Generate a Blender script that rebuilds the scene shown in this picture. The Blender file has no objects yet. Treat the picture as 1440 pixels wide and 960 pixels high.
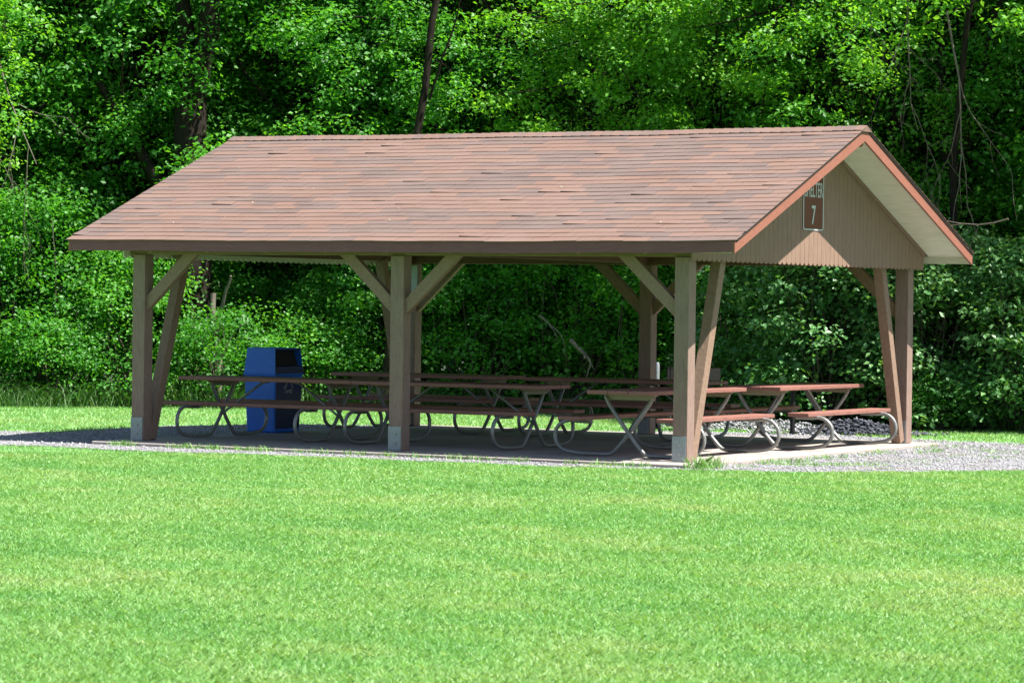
import bpy, bmesh, math, random
import numpy as np
from mathutils import Vector, Matrix

random.seed(7)
RNG = np.random.default_rng(11)
R = math.radians
scn = bpy.context.scene
COL = scn.collection

# ------------------------------------------------------------------ helpers
def put(o, parent=None):
    COL.objects.link(o)
    if parent is not None:
        o.parent = parent
    return o

def tag(o, label=None, cat=None, group=None, kind=None):
    if label: o['label'] = label
    if cat: o['category'] = cat
    if group: o['group'] = group
    if kind: o['kind'] = kind
    return o

def empty(name, loc=(0, 0, 0), rz=0.0):
    o = bpy.data.objects.new(name, None)
    o.location = loc
    o.rotation_euler = (0, 0, rz)
    o.empty_display_size = 0.2
    return put(o)

def copy_tree(o, parent=None):
    c = o.copy()
    COL.objects.link(c)
    c.parent = parent
    for ch in list(o.children):
        copy_tree(ch, c)
    return c

class MB:
    """collects shapes into one mesh"""
    def __init__(self):
        self.v = []; self.f = []; self.s = []
    def add(self, vs, fs, smooth=False):
        n = len(self.v)
        self.v += [tuple(p) for p in vs]
        self.f += [tuple(n + i for i in f) for f in fs]
        self.s += [smooth] * len(fs)
    def box(self, a, b):
        x0, y0, z0 = a; x1, y1, z1 = b
        self.add([(x0,y0,z0),(x1,y0,z0),(x1,y1,z0),(x0,y1,z0),(x0,y0,z1),(x1,y0,z1),(x1,y1,z1),(x0,y1,z1)],
                 [(0,3,2,1),(4,5,6,7),(0,1,5,4),(1,2,6,5),(2,3,7,6),(3,0,4,7)])
    def hexa(self, p):
        self.add(p, [(0,3,2,1),(4,5,6,7),(0,1,5,4),(1,2,6,5),(2,3,7,6),(3,0,4,7)])
    def bar(self, p0, p1, w, h, side=(0, 1, 0)):
        """timber from p0 to p1: w across 'side', h across the rest"""
        p0 = Vector(p0); p1 = Vector(p1)
        d = (p1 - p0).normalized()
        s = Vector(side); s = (s - d * s.dot(d)).normalized()
        u = s.cross(d).normalized()
        q = []
        for p in (p0, p1):
            for a, b in ((-1,-1),(1,-1),(1,1),(-1,1)):
                q.append(p + s * a * w / 2 + u * b * h / 2)
        self.add(q, [(0,3,2,1),(4,5,6,7),(0,1,5,4),(1,2,6,5),(2,3,7,6),(3,0,4,7)])
    def tube(self, pts, r, n=10, caps=True):
        pts = [Vector(p) for p in pts]
        rr = r if isinstance(r, (list, tuple)) else [r] * len(pts)
        t = (pts[1] - pts[0]).normalized()
        ref = Vector((0, 0, 1)) if abs(t.z) < .9 else Vector((1, 0, 0))
        a = t.cross(ref).normalized(); rings = []
        for i, p in enumerate(pts):
            if i == 0: t = pts[1] - pts[0]
            elif i == len(pts) - 1: t = pts[-1] - pts[-2]
            else: t = pts[i + 1] - pts[i - 1]
            t.normalize()
            a = (a - t * a.dot(t)).normalized(); b = t.cross(a)
            rings.append([p + (a * math.cos(k * 2 * math.pi / n) + b * math.sin(k * 2 * math.pi / n)) * rr[i] for k in range(n)])
        vs = [q for ring in rings for q in ring]; fs = []
        for i in range(len(pts) - 1):
            for k in range(n):
                fs.append((i*n+k, i*n+(k+1) % n, (i+1)*n+(k+1) % n, (i+1)*n+k))
        self.add(vs, fs, True)
        if caps:
            self.add(rings[0], [tuple(reversed(range(n)))]); self.add(rings[-1], [tuple(range(n))])
    def build(self, name, mat, parent=None, bevel=0.0, link=True):
        me = bpy.data.meshes.new(name)
        me.from_pydata(self.v, [], self.f)
        me.polygons.foreach_set('use_smooth', self.s)
        me.materials.append(mat)
        me.update()
        o = bpy.data.objects.new(name, me)
        if bevel:
            m = o.modifiers.new('edge', 'BEVEL'); m.width = bevel; m.segments = 2; m.limit_method = 'ANGLE'
        if link: put(o, parent)
        return o

def np_mesh(name, V, k, mat, attr=None, smooth=False):
    """V: (N*k,3) vertices, every k consecutive ones a face"""
    n = len(V) // k
    me = bpy.data.meshes.new(name)
    me.vertices.add(len(V)); me.vertices.foreach_set('co', V.astype(np.float32).ravel())
    me.loops.add(n * k); me.loops.foreach_set('vertex_index', np.arange(n * k, dtype=np.int32))
    me.polygons.add(n); me.polygons.foreach_set('loop_start', np.arange(0, n * k, k, dtype=np.int32))
    try: me.polygons.foreach_set('loop_total', np.full(n, k, dtype=np.int32))
    except Exception: pass
    if attr is not None:
        a = me.attributes.new('tint', 'FLOAT', 'FACE'); a.data.foreach_set('value', attr.astype(np.float32))
    me.materials.append(mat)
    me.update(calc_edges=True)
    return me

def idx_mesh(name, V, F, mat, attr=None, smooth=False):
    """V (n,3), F (m,k)"""
    m, k = F.shape
    me = bpy.data.meshes.new(name)
    me.vertices.add(len(V)); me.vertices.foreach_set('co', V.astype(np.float32).ravel())
    me.loops.add(m * k); me.loops.foreach_set('vertex_index', F.astype(np.int32).ravel())
    me.polygons.add(m); me.polygons.foreach_set('loop_start', np.arange(0, m * k, k, dtype=np.int32))
    if smooth: me.polygons.foreach_set('use_smooth', np.ones(m, dtype=bool))
    if attr is not None:
        a = me.attributes.new('tint', 'FLOAT', 'FACE'); a.data.foreach_set('value', attr.astype(np.float32))
    me.materials.append(mat)
    me.update(calc_edges=True)
    return me

# ------------------------------------------------------------------ materials
def new_mat(name):
    m = bpy.data.materials.new(name); m.use_nodes = True
    nt = m.node_tree; nt.nodes.clear()
    out = nt.nodes.new('ShaderNodeOutputMaterial')
    return m, nt, out

def N(nt, t, **kw):
    n = nt.nodes.new(t)
    for k, v in kw.items():
        if k in n.inputs: n.inputs[k].default_value = v
        else: setattr(n, k, v)
    return n

def ramp(nt, fac, stops):
    r = nt.nodes.new('ShaderNodeValToRGB')
    el = r.color_ramp.elements
    while len(el) > 1: el.remove(el[-1])
    el[0].position = stops[0][0]; el[0].color = (*stops[0][1], 1)
    for p, c in stops[1:]:
        e = el.new(p); e.color = (*c, 1)
    nt.links.new(fac, r.inputs[0])
    return r.outputs[0]

def mixc(nt, fac, a, b, mode='MIX'):
    m = nt.nodes.new('ShaderNodeMix'); m.data_type = 'RGBA'; m.blend_type = mode
    for s, v in ((0, fac), (6, a), (7, b)):
        if isinstance(v, (int, float)): m.inputs[s].default_value = v
        elif isinstance(v, tuple): m.inputs[s].default_value = (*v, 1)
        else: nt.links.new(v, m.inputs[s])
    return m.outputs[2]

def coords(nt, scale=(1, 1, 1), kind='Object'):
    tc = nt.nodes.new('ShaderNodeTexCoord'); mp = nt.nodes.new('ShaderNodeMapping')
    mp.inputs['Scale'].default_value = scale
    nt.links.new(tc.outputs[kind], mp.inputs[0])
    return mp.outputs[0]

def noise(nt, vec, scale, detail=4, rough=.55):
    n = N(nt, 'ShaderNodeTexNoise'); n.inputs['Scale'].default_value = scale
    n.inputs['Detail'].default_value = detail; n.inputs['Roughness'].default_value = rough
    nt.links.new(vec, n.inputs['Vector'])
    return n.outputs[0]

def painted(name, c1, c2, rough=.6, grain=(3, 3, 30), bump=.25, wear=None, spec=.35, metal=0, scale=6, scale_albedo=True):
    """weathered paint / stained timber: colour wanders between c1 and c2, fine stretched grain in the bump"""
    k = .67 if scale_albedo else 1.0
    c1 = tuple(x * k for x in c1); c2 = tuple(x * k for x in c2)
    if wear: wear = (tuple(x * k for x in wear[0]), wear[1])
    m, nt, out = new_mat(name)
    b = N(nt, 'ShaderNodeBsdfPrincipled'); b.inputs['Roughness'].default_value = rough
    b.inputs['Specular IOR Level'].default_value = spec; b.inputs['Metallic'].default_value = metal
    v = coords(nt); g = coords(nt, grain)
    n1 = noise(nt, v, scale, 6); n2 = noise(nt, g, 8, 5, .6)
    c = ramp(nt, n1, [(.3, c1), (.7, c2)])
    c = mixc(nt, .55, c, ramp(nt, n2, [(.3, tuple(x * .72 for x in c1)), (.65, c2)]))
    if wear:
        w = noise(nt, v, 22, 8, .7)
        f = ramp(nt, w, [(wear[1], (0, 0, 0)), (wear[1] + .04, (1, 1, 1))])
        c = mixc(nt, f, c, wear[0])
    nt.links.new(c, b.inputs['Base Color'])
    bp = N(nt, 'ShaderNodeBump'); bp.inputs['Strength'].default_value = bump; bp.inputs['Distance'].default_value = .01
    nt.links.new(n2, bp.inputs['Height']); nt.links.new(bp.outputs[0], b.inputs['Normal'])
    nt.links.new(b.outputs[0], out.inputs[0])
    return m

M = {}
M['post'] = painted('post_paint', (.31, .205, .165), (.38, .262, .215), .62, (6, 6, .8), .5, ((.20, .13, .10), .61))
M['brace'] = painted('brace_paint', (.31, .20, .14), (.37, .245, .18), .62, (3, 3, 3), .3)
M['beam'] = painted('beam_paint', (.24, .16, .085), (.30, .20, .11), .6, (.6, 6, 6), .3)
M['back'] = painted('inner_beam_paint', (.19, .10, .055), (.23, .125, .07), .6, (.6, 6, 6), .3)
M['fascia'] = painted('terracotta_paint', (.34, .128, .088), (.40, .158, .112), .55, (.5, 5, 5), .12)
M['eave'] = painted('eave_shade_paint', (.25, .088, .112), (.285, .108, .132), .55, (.5, 5, 5), .12)  # eave shade put into the colour: darker and cooler than the lit terracotta
M['siding'] = painted('tan_siding_paint', (.31, .195, .142), (.36, .232, .172), .62, (6, 6, .6), .35, ((.25, .165, .12), .63))
M['soffit'] = painted('cream_soffit_paint', (.60, .58, .47), (.67, .65, .54), .55, (.5, 5, 5), .1, scale_albedo=False)
M['plate'] = painted('galvanised_steel', (.36, .40, .43), (.47, .51, .54), .45, (4, 4, 4), .15, ((.30, .22, .16), .70), .5, .35)
M['bolt'] = painted('bolt_steel', (.45, .43, .41), (.6, .58, .55), .4, (9, 9, 9), .1, None, .5, .5)
M['plank'] = painted('redwood_stain', (.31, .135, .105), (.41, .19, .15), .55, (.6, 9, 9), .45, ((.24, .10, .08), .58), .4)
M['pipe'] = painted('galvanised_pipe', (.27, .275, .27), (.43, .43, .41), .42, (5, 5, 5), .12, ((.16, .11, .08), .63), .5, .35)
M['bracket'] = painted('rusty_bracket', (.36, .33, .25), (.44, .40, .30), .55, (5, 5, 5), .2, ((.38, .15, .03), .60), .4, .1)
M['blue'] = painted('blue_plastic', (.006, .17, .85), (.009, .20, .92), .42, (3, 3, 3), .08, None, .45)
M['blue_dark'] = painted('shaded_blue_plastic', (.006, .012, .10), (.008, .017, .13), .45, (3, 3, 3), .08, None, .4)  # same blue plastic, with the shade of the opening side put into the colour
M['black'] = painted('black_inside', (.006, .006, .008), (.01, .01, .012), .7)
M['white'] = painted('white_print', (.62, .66, .68), (.72, .76, .78), .5, (9, 9, 9), .05)
M['sign'] = painted('brown_sign_enamel', (.155, .036, .012), (.19, .045, .016), .4, (3, 3, 3), .05, None, .3)
M['iron'] = painted('black_iron', (.009, .009, .010), (.020, .019, .018), .65, (6, 6, 6), .3, ((.05, .028, .016), .68), .3, .2)
M['notice'] = painted('pale_blue_enamel', (.50, .62, .68), (.56, .68, .74), .4, (3, 3, 3), .05)
M['bark'] = painted('grey_bark', (.075, .06, .045), (.17, .145, .115), .9, (5, 5, .9), 1.0, ((.24, .21, .17), .64), .15)
M['bark_dark'] = painted('dark_bark', (.016, .013, .010), (.045, .036, .028), .95, (5, 5, .9), 1.0, None, .1)
M['deadwood'] = painted('bleached_deadwood', (.13, .11, .09), (.28, .24, .20), .85, (5, 5, 1.5), .7, None, .15)

def leaf_mat(name, dark, mid, bright, gloss=.42, trans=.33, tboost=1.5):
    m, nt, out = new_mat(name)
    at = N(nt, 'ShaderNodeAttribute'); at.attribute_name = 'tint'
    oi = N(nt, 'ShaderNodeObjectInfo')
    ad = N(nt, 'ShaderNodeMath', operation='MULTIPLY_ADD'); ad.inputs[1].default_value = .24; ad.inputs[2].default_value = -.12
    nt.links.new(oi.outputs['Random'], ad.inputs[0])
    sm = N(nt, 'ShaderNodeMath', operation='ADD'); nt.links.new(ad.outputs[0], sm.inputs[0]); nt.links.new(at.outputs['Fac'], sm.inputs[1])
    c = ramp(nt, sm.outputs[0], [(0.0, dark), (.5, mid), (1.0, bright)])
    b = N(nt, 'ShaderNodeBsdfPrincipled'); b.inputs['Roughness'].default_value = gloss
    b.inputs['Specular IOR Level'].default_value = .5
    nt.links.new(c, b.inputs['Base Color'])
    t = N(nt, 'ShaderNodeBsdfTranslucent')
    tc = mixc(nt, 1.0, c, (tboost * 1.15, tboost, tboost * .35), 'MULTIPLY')
    nt.links.new(tc, t.inputs[0])
    mx = N(nt, 'ShaderNodeMixShader'); mx.inputs[0].default_value = trans
    nt.links.new(b.outputs[0], mx.inputs[1]); nt.links.new(t.outputs[0], mx.inputs[2])
    nt.links.new(mx.outputs[0], out.inputs[0])
    return m

M['leaf'] = leaf_mat('tree_leaves', (.017, .105, .012), (.050, .220, .020), (.125, .36, .040), .50, .46, 1.7)
M['leaf_yellow'] = leaf_mat('young_leaves', (.036, .155, .012), (.108, .32, .024), (.22, .46, .058), .50, .46, 1.6)
M['leaf_blue'] = leaf_mat('shrub_leaves', (.026, .11, .028), (.070, .21, .055), (.18, .34, .12), .42, .34, 1.5)
M['grass'] = leaf_mat('grass_blades', (.112, .310, .078), (.198, .405, .115), (.33, .46, .19), .45, .30, 1.25)
M['tallgrass'] = leaf_mat('tall_grass_blades', (.018, .075, .010), (.04, .13, .018), (.10, .21, .04), .5, .3, 1.25)

# ------------------------------------------------------------------ camera (solved from the photograph)
yaw, pit, rol, foc = .508616958, -.0121540962, .0129131171, 4433.14512
CAM = Vector((23.50202104, -32.55424179, 1.79605769))
fwd = Vector((-math.sin(yaw) * math.cos(pit), math.cos(yaw) * math.cos(pit), math.sin(pit)))
rt = fwd.cross(Vector((0, 0, 1))).normalized(); up = rt.cross(fwd)
rt2 = rt * math.cos(rol) + up * math.sin(rol); up2 = -rt * math.sin(rol) + up * math.cos(rol)
cd = bpy.data.cameras.new('camera'); cam = bpy.data.objects.new('camera', cd); COL.objects.link(cam)
cam.matrix_world = Matrix(((rt2.x, up2.x, -fwd.x, CAM.x), (rt2.y, up2.y, -fwd.y, CAM.y), (rt2.z, up2.z, -fwd.z, CAM.z), (0, 0, 0, 1)))
cd.sensor_width = 36; cd.lens = foc / 1440 * 36; cd.clip_end = 2000; cd.clip_start = .1
cd.dof.use_dof = True; cd.dof.focus_distance = 37.5; cd.dof.aperture_fstop = 7.1
scn.camera = cam

# ------------------------------------------------------------------ light
w = bpy.data.worlds.new('World'); scn.world = w; w.use_nodes = True
wn = w.node_tree; bg = wn.nodes['Background']
sky = wn.nodes.new('ShaderNodeTexSky'); sky.sky_type = 'NISHITA'; sky.sun_disc = False
SUN_EL, SUN_AZ = R(60), R(5)               # azimuth measured from +X towards +Y
sky.sun_elevation = SUN_EL; sky.sun_rotation = R(90) - SUN_AZ
wn.links.new(sky.outputs[0], bg.inputs[0]); bg.inputs[1].default_value = .060
sd = bpy.data.lights.new('sun', 'SUN'); sd.energy = 5.0; sd.angle = R(.5); sd.color = (1, .955, .88)
so = bpy.data.objects.new('sun', sd); COL.objects.link(so)
sv = Vector((math.cos(SUN_EL) * math.cos(SUN_AZ), math.cos(SUN_EL) * math.sin(SUN_AZ), math.sin(SUN_EL)))
so.rotation_euler = (-sv).to_track_quat('-Z', 'Y').to_euler(); so.location = (30, 0, 40)
scn.view_settings.view_transform = 'Standard'; scn.view_settings.look = 'None'
scn.view_settings.gamma = 1; scn.view_settings.exposure = 1.55
scn.cycles.max_bounces = 6; scn.cycles.diffuse_bounces = 4; scn.cycles.glossy_bounces = 2; scn.cycles.transmission_bounces = 3
scn.cycles.caustics_reflective = False; scn.cycles.caustics_refractive = False
scn.cycles.use_adaptive_sampling = True
scn.cycles.use_denoising = True

# ------------------------------------------------------------------ ground
GZ = -.045
def ground_mat():
    m, nt, out = new_mat('lawn_soil')
    v = coords(nt)
    n1 = noise(nt, v, .9, 6); n2 = noise(nt, v, 38, 5, .7)
    c = ramp(nt, n1, [(.3, (.095, .235, .06)), (.7, (.145, .30, .09))])
    c = mixc(nt, ramp(nt, n2, [(.35, (0, 0, 0)), (.7, (1, 1, 1))]), mixc(nt, .5, c, (.07, .15, .04)), c)
    b = N(nt, 'ShaderNodeBsdfPrincipled'); b.inputs['Roughness'].default_value = .9
    nt.links.new(c, b.inputs['Base Color']); nt.links.new(b.outputs[0], out.inputs[0])
    return m
g = MB(); S = 400
g.add([(-S, -S, GZ), (S, -S, GZ), (S, S, GZ), (-S, S, GZ)], [(0, 1, 2, 3)])
tag(g.build('ground', ground_mat()), kind='structure')

# gravel outline around the slab
def wob(n, seed, amp):
    r = np.random.default_rng(seed); t = np.arange(n)
    return sum(amp / k * np.sin(t * .11 * k * (1 + .3 * r.random()) + r.random() * 6) for k in (1, 2, 4, 7))
key = [(-6.0, -.35), (-1.0, -1.6), (-.3, -1.5), (3.5, -1.55), (7.2, -1.2), (8.4, -1.0), (9.5, -.40), (10.4, .50), (11.1, 1.7), (13.5, 4.2), (17, 7),
       (17, 11.5), (12, 10.6), (9.2, 8.9), (7.4, 8.6), (5.5, 9.3), (3.5, 9.0), (2.2, 7.6), (-.5, 7.3), (-2.1, 6.9), (-3.0, 4.7), (-2.8, 2.0), (-6.5, .55)]
outline = []
for i in range(len(key)):
    a = np.array(key[i]); b = np.array(key[(i + 1) % len(key)]); k = max(2, int(np.linalg.norm(b - a) / .12))
    outline += [a + (b - a) * j / k for j in range(k)]
outline = np.array(outline)
outline += np.stack([wob(len(outline), 3, .05), wob(len(outline), 4, .09)], 1)
def inside(P, poly):
    x, y = P[:, 0], P[:, 1]; c = np.zeros(len(P), bool); j = len(poly) - 1
    for i in range(len(poly)):
        xi, yi = poly[i]; xj, yj = poly[j]
        c ^= ((yi > y) != (yj > y)) & (x < (xj - xi) * (y - yi) / (yj - yi + 1e-12) + xi)
        j = i
    return c
def gravel_mat():
    m, nt, out = new_mat('crushed_stone')
    v = coords(nt)
    vo = N(nt, 'ShaderNodeTexVoronoi'); vo.inputs['Scale'].default_value = 55; nt.links.new(v, vo.inputs['Vector'])
    n1 = noise(nt, v, 1.3, 5)
    c = ramp(nt, vo.outputs['Color'], [(.1, (.14, .14, .15)), (.5, (.22, .22, .235)), (.9, (.33, .33, .345))])
    c = mixc(nt, ramp(nt, n1, [(.5, (0, 0, 0)), (.75, (1, 1, 1))]), c, (.20, .17, .13))
    b = N(nt, 'ShaderNodeBsdfPrincipled'); b.inputs['Roughness'].default_value = .9
    bp = N(nt, 'ShaderNodeBump'); bp.inputs['Strength'].default_value = 1; bp.inputs['Distance'].default_value = .02
    nt.links.new(vo.outputs['Distance'], bp.inputs['Height']); nt.links.new(bp.outputs[0], b.inputs['Normal'])
    nt.links.new(c, b.inputs['Base Color']); nt.links.new(b.outputs[0], out.inputs[0])
    return m
bm = bmesh.new(); vs = [bm.verts.new((x, y, GZ + .006)) for x, y in outline]; f = bm.faces.new(vs)
bmesh.ops.triangulate(bm, faces=[f]); bm.normal_update()
for f in bm.faces:
    if f.normal.z < 0: f.normal_flip()
me = bpy.data.meshes.new('gravel_path'); bm.to_mesh(me); bm.free(); me.materials.append(gravel_mat())
tag(put(bpy.data.objects.new('gravel_path', me)), kind='structure')

# loose stones
def stones(name, P, s, mat, label, cat):
    n = len(P)
    oc = np.array([(1,0,0),(-1,0,0),(0,1,0),(0,-1,0),(0,0,1),(0,0,-1)], float)
    fc = np.array([(0,2,4),(2,1,4),(1,3,4),(3,0,4),(2,0,5),(1,2,5),(3,1,5),(0,3,5)])
    V = oc[None] * (1 + .35 * RNG.standard_normal((n, 6, 1))) * s[:, None, None] * np.array([1, 1, .6])
    a = RNG.random(n) * 6.28; ca, sa = np.cos(a)[:, None], np.sin(a)[:, None]
    V = np.stack([V[..., 0] * ca - V[..., 1] * sa, V[..., 0] * sa + V[..., 1] * ca, V[..., 2]], -1) + P[:, None]
    F = fc[None] + (np.arange(n) * 6)[:, None, None]
    me = idx_mesh(name, V.reshape(-1, 3), F.reshape(-1, 3), mat, np.repeat(RNG.random(n), 8))
    return tag(put(bpy.data.objects.new(name, me)), label, cat, kind='stuff')
def stone_mat(name, stops):
    m, nt, out = new_mat(name)
    at = N(nt, 'ShaderNodeAttribute'); at.attribute_name = 'tint'
    b = N(nt, 'ShaderNodeBsdfPrincipled'); b.inputs['Roughness'].default_value = .85
    nt.links.new(ramp(nt, at.outputs['Fac'], stops), b.inputs['Base Color']); nt.links.new(b.outputs[0], out.inputs[0])
    return m
P = np.stack([RNG.uniform(-6.5, 15, 60000), RNG.uniform(-2, 11.5, 60000)], 1)
P = P[inside(P, outline)]
slab_in = (P[:, 0] > -.42) & (P[:, 0] < 7.97) & (P[:, 1] > -.62) & (P[:, 1] < 7.2)
P = P[~slab_in]
P3 = np.column_stack([P, np.full(len(P), GZ + .008)])
stones('gravel_stones', P3, RNG.uniform(.007, .022, len(P)), stone_mat('stone_chips', [(0, (.115, .115, .125)), (.5, (.225, .225, .24)), (1, (.38, .38, .395))]),
       'loose grey crushed stone lying on the path around the shelter slab', 'gravel')

# concrete slab
def slab_mat():
    m, nt, out = new_mat('concrete')
    v = coords(nt); n1 = noise(nt, v, .8, 6); n2 = noise(nt, v, 45, 6, .7)
    c = ramp(nt, n1, [(.3, (.26, .225, .20)), (.7, (.33, .295, .27))])
    c = mixc(nt, .35, c, ramp(nt, n2, [(.3, (.22, .195, .17)), (.7, (.42, .38, .35))]))
    b = N(nt, 'ShaderNodeBsdfPrincipled'); b.inputs['Roughness'].default_value = .8
    bp = N(nt, 'ShaderNodeBump'); bp.inputs['Strength'].default_value = .3; bp.inputs['Distance'].default_value = .01
    nt.links.new(n2, bp.inputs['Height']); nt.links.new(bp.outputs[0], b.inputs['Normal'])
    nt.links.new(c, b.inputs['Base Color']); nt.links.new(b.outputs[0], out.inputs[0])
    return m
g = MB()
for i in range(3):      # three pours with narrow joints
    x0 = -.35 + i * 2.767; g.box((x0 + (.004 if i else 0), -.58, GZ - .1), (x0 + 2.763, 7.15, 0))
tag(g.build('concrete_slab', slab_mat(), bevel=.012), kind='structure')

# ------------------------------------------------------------------ the shelter
L, W, H = 7.62, 6.64, 2.35
PH = .093
EY0, EY1, EX0, EX1 = -.39, 7.03, -.88, 8.42
ZE, ZR = 2.535, 4.005
YM = (EY0 + EY1) / 2
SL = (ZR - ZE) / (YM - EY0)
def ztop(y):
    return ZE + SL * (min(y, 2 * YM - y) - EY0)
def sag(x):   # the old roof sags a little between posts
    t = (x - EX0) / (EX1 - EX0)
    return -.018 * math.sin(math.pi * t) + .010 * math.exp(-((x - 3.5) / .45) ** 2) + .003 * math.sin(x * 3.1)
shelter = tag(empty('picnic_shelter', (0, 0, 0)), 'open timber picnic shelter with reddish shingle gable roof on brown posts', 'picnic shelter')

def post(x, y, plate=True):
    b = MB(); b.box((x - PH, y - PH, .004), (x + PH, y + PH, H))
    o = b.build('post', M['post'], shelter, .008)
    p = MB()
    p.box((x - PH - .004, y - PH - .007, .006), (x + PH - .012, y - PH - .001, .295))
    p.build('base_plate', M['plate'], o, .002)
    p = MB(); p.box((x - PH - .004, y + PH + .001, .006), (x + PH - .012, y + PH + .007, .295))
    p.build('base_plate', M['plate'], o, .002)
    for zz in (.09, .20):
        q = MB(); q.tube([(x + .005, y - PH - .006, zz), (x + .005, y - PH - .022, zz)], .013, 6)
        q.build('bolt', M['bolt'], o)
for x in (0, L / 2 , L):
    for y in (0, W): post(x, y)

def brace(p0, p1, w, h, side, mat='brace'):
    b = MB(); b.bar(p0, p1, w, h, side); return b.build('brace', M[mat], shelter, .006)
for y in (0, W):
    for x in (0, L / 2, L):
        for s in (-1, 1):
            if (x == 0 and s < 0) or (x == L and s > 0): continue
            brace((x + s * .05, y, 1.70), (x + s * .80, y, 2.405), .088, .145, (0, 1, 0), 'brace' if y == 0 else 'brace')
for x in (0, L):
    for y, s in ((0, 1), (W, -1)):
        b = brace((x, y + s * .155, .02), (x, y + s * .90, 2.40), .13, .14, (1, 0, 0))
        yb = y + s * .17
        for zz in (.12, .27):
            q = MB(); q.tube([(x + .03, yb - .08, zz), (x + .03, yb - .105, zz)], .014, 6)
            q.build('bolt', M['bolt'], b)
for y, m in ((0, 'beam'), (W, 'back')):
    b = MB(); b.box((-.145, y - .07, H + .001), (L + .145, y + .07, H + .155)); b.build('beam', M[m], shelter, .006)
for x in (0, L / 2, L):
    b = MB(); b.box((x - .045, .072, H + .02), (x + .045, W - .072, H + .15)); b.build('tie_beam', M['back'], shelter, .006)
# rafters
for i in range(9):
    x = .35 + i * .865
    for s in (0, 1):
        y0, y1 = (EY0 + .03, YM - .02) if s == 0 else (EY1 - .03, YM + .02)
        b = MB(); b.bar((x, y0, ztop(y0) - .125), (x, y1, ztop(y1) - .125), .042, .11, (1, 0, 0)); b.build('rafter', M['beam'], shelter)
b = MB(); b.box((EX0 + .03, YM - .02, ztop(YM) - .24), (EX1 - .03, YM + .02, ztop(YM) - .075)); b.build('ridge_beam', M['beam'], shelter)

# roof: deck with underside toned dark to deepen the shade inside, shingle courses, ridge caps
NXS = 40
def strip(b, y0, y1, zoff0, zoff1, x0=EX0, x1=EX1):
    """a slab following the slope between y0 and y1, between two depths under the roof line"""
    xs = [x0 + (x1 - x0) * i / NXS for i in range(NXS + 1)]
    vs = []
    for x in xs:
        for y in (y0, y1):
            for zo in (zoff0, zoff1):
                vs.append((x, y, ztop(y) + sag(x) - zo))
    fs = []
    for i in range(NXS):
        a = i * 4; c = a + 4
        fs += [(a + 1, c + 1, c + 3, a + 3), (a, a + 2, c + 2, c), (a, c, c + 1, a + 1), (a + 2, a + 3, c + 3, c + 2)]
    fs += [(0, 1, 3, 2), (NXS * 4, NXS * 4 + 2, NXS * 4 + 3, NXS * 4 + 1)]
    b.add(vs, fs)
roof = MB()
strip(roof, EY0 + .02, YM, .028, .05, EX0 + .02, EX1 - .02); strip(roof, YM, EY1 - .02, .028, .05, EX0 + .02, EX1 - .02)
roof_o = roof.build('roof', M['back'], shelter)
def shingle_mat():
    m, nt, out = new_mat('asphalt_shingles')
    at = N(nt, 'ShaderNodeAttribute'); at.attribute_name = 'tint'
    v = coords(nt); n2 = noise(nt, v, 220, 3, .8); n3 = noise(nt, v, 1.5, 6)
    c = ramp(nt, at.outputs['Fac'], [(0, (.118, .086, .078)), (.42, (.136, .094, .082)), (.58, (.166, .100, .078)), (1, (.192, .114, .087))])
    c = mixc(nt, ramp(nt, n2, [(.25, (.55, .55, .55)), (.75, (.0, .0, .0))]), c, (.088, .064, .056))
    c = mixc(nt, ramp(nt, n3, [(.3, (0, 0, 0)), (.8, (.4, .4, .4))]), c, (.195, .145, .13))
    b = N(nt, 'ShaderNodeBsdfPrincipled'); b.inputs['Roughness'].default_value = .85; b.inputs['Specular IOR Level'].default_value = .25
    bp = N(nt, 'ShaderNodeBump'); bp.inputs['Strength'].default_value = .4; bp.inputs['Distance'].default_value = .004
    nt.links.new(n2, bp.inputs['Height']); nt.links.new(bp.outputs[0], b.inputs['Normal'])
    nt.links.new(c, b.inputs['Base Color']); nt.links.new(b.outputs[0], out.inputs[0])
    return m
M['shingle'] = shingle_mat()
SX0, SX1 = EX0 - .03, EX1 + .025
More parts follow.
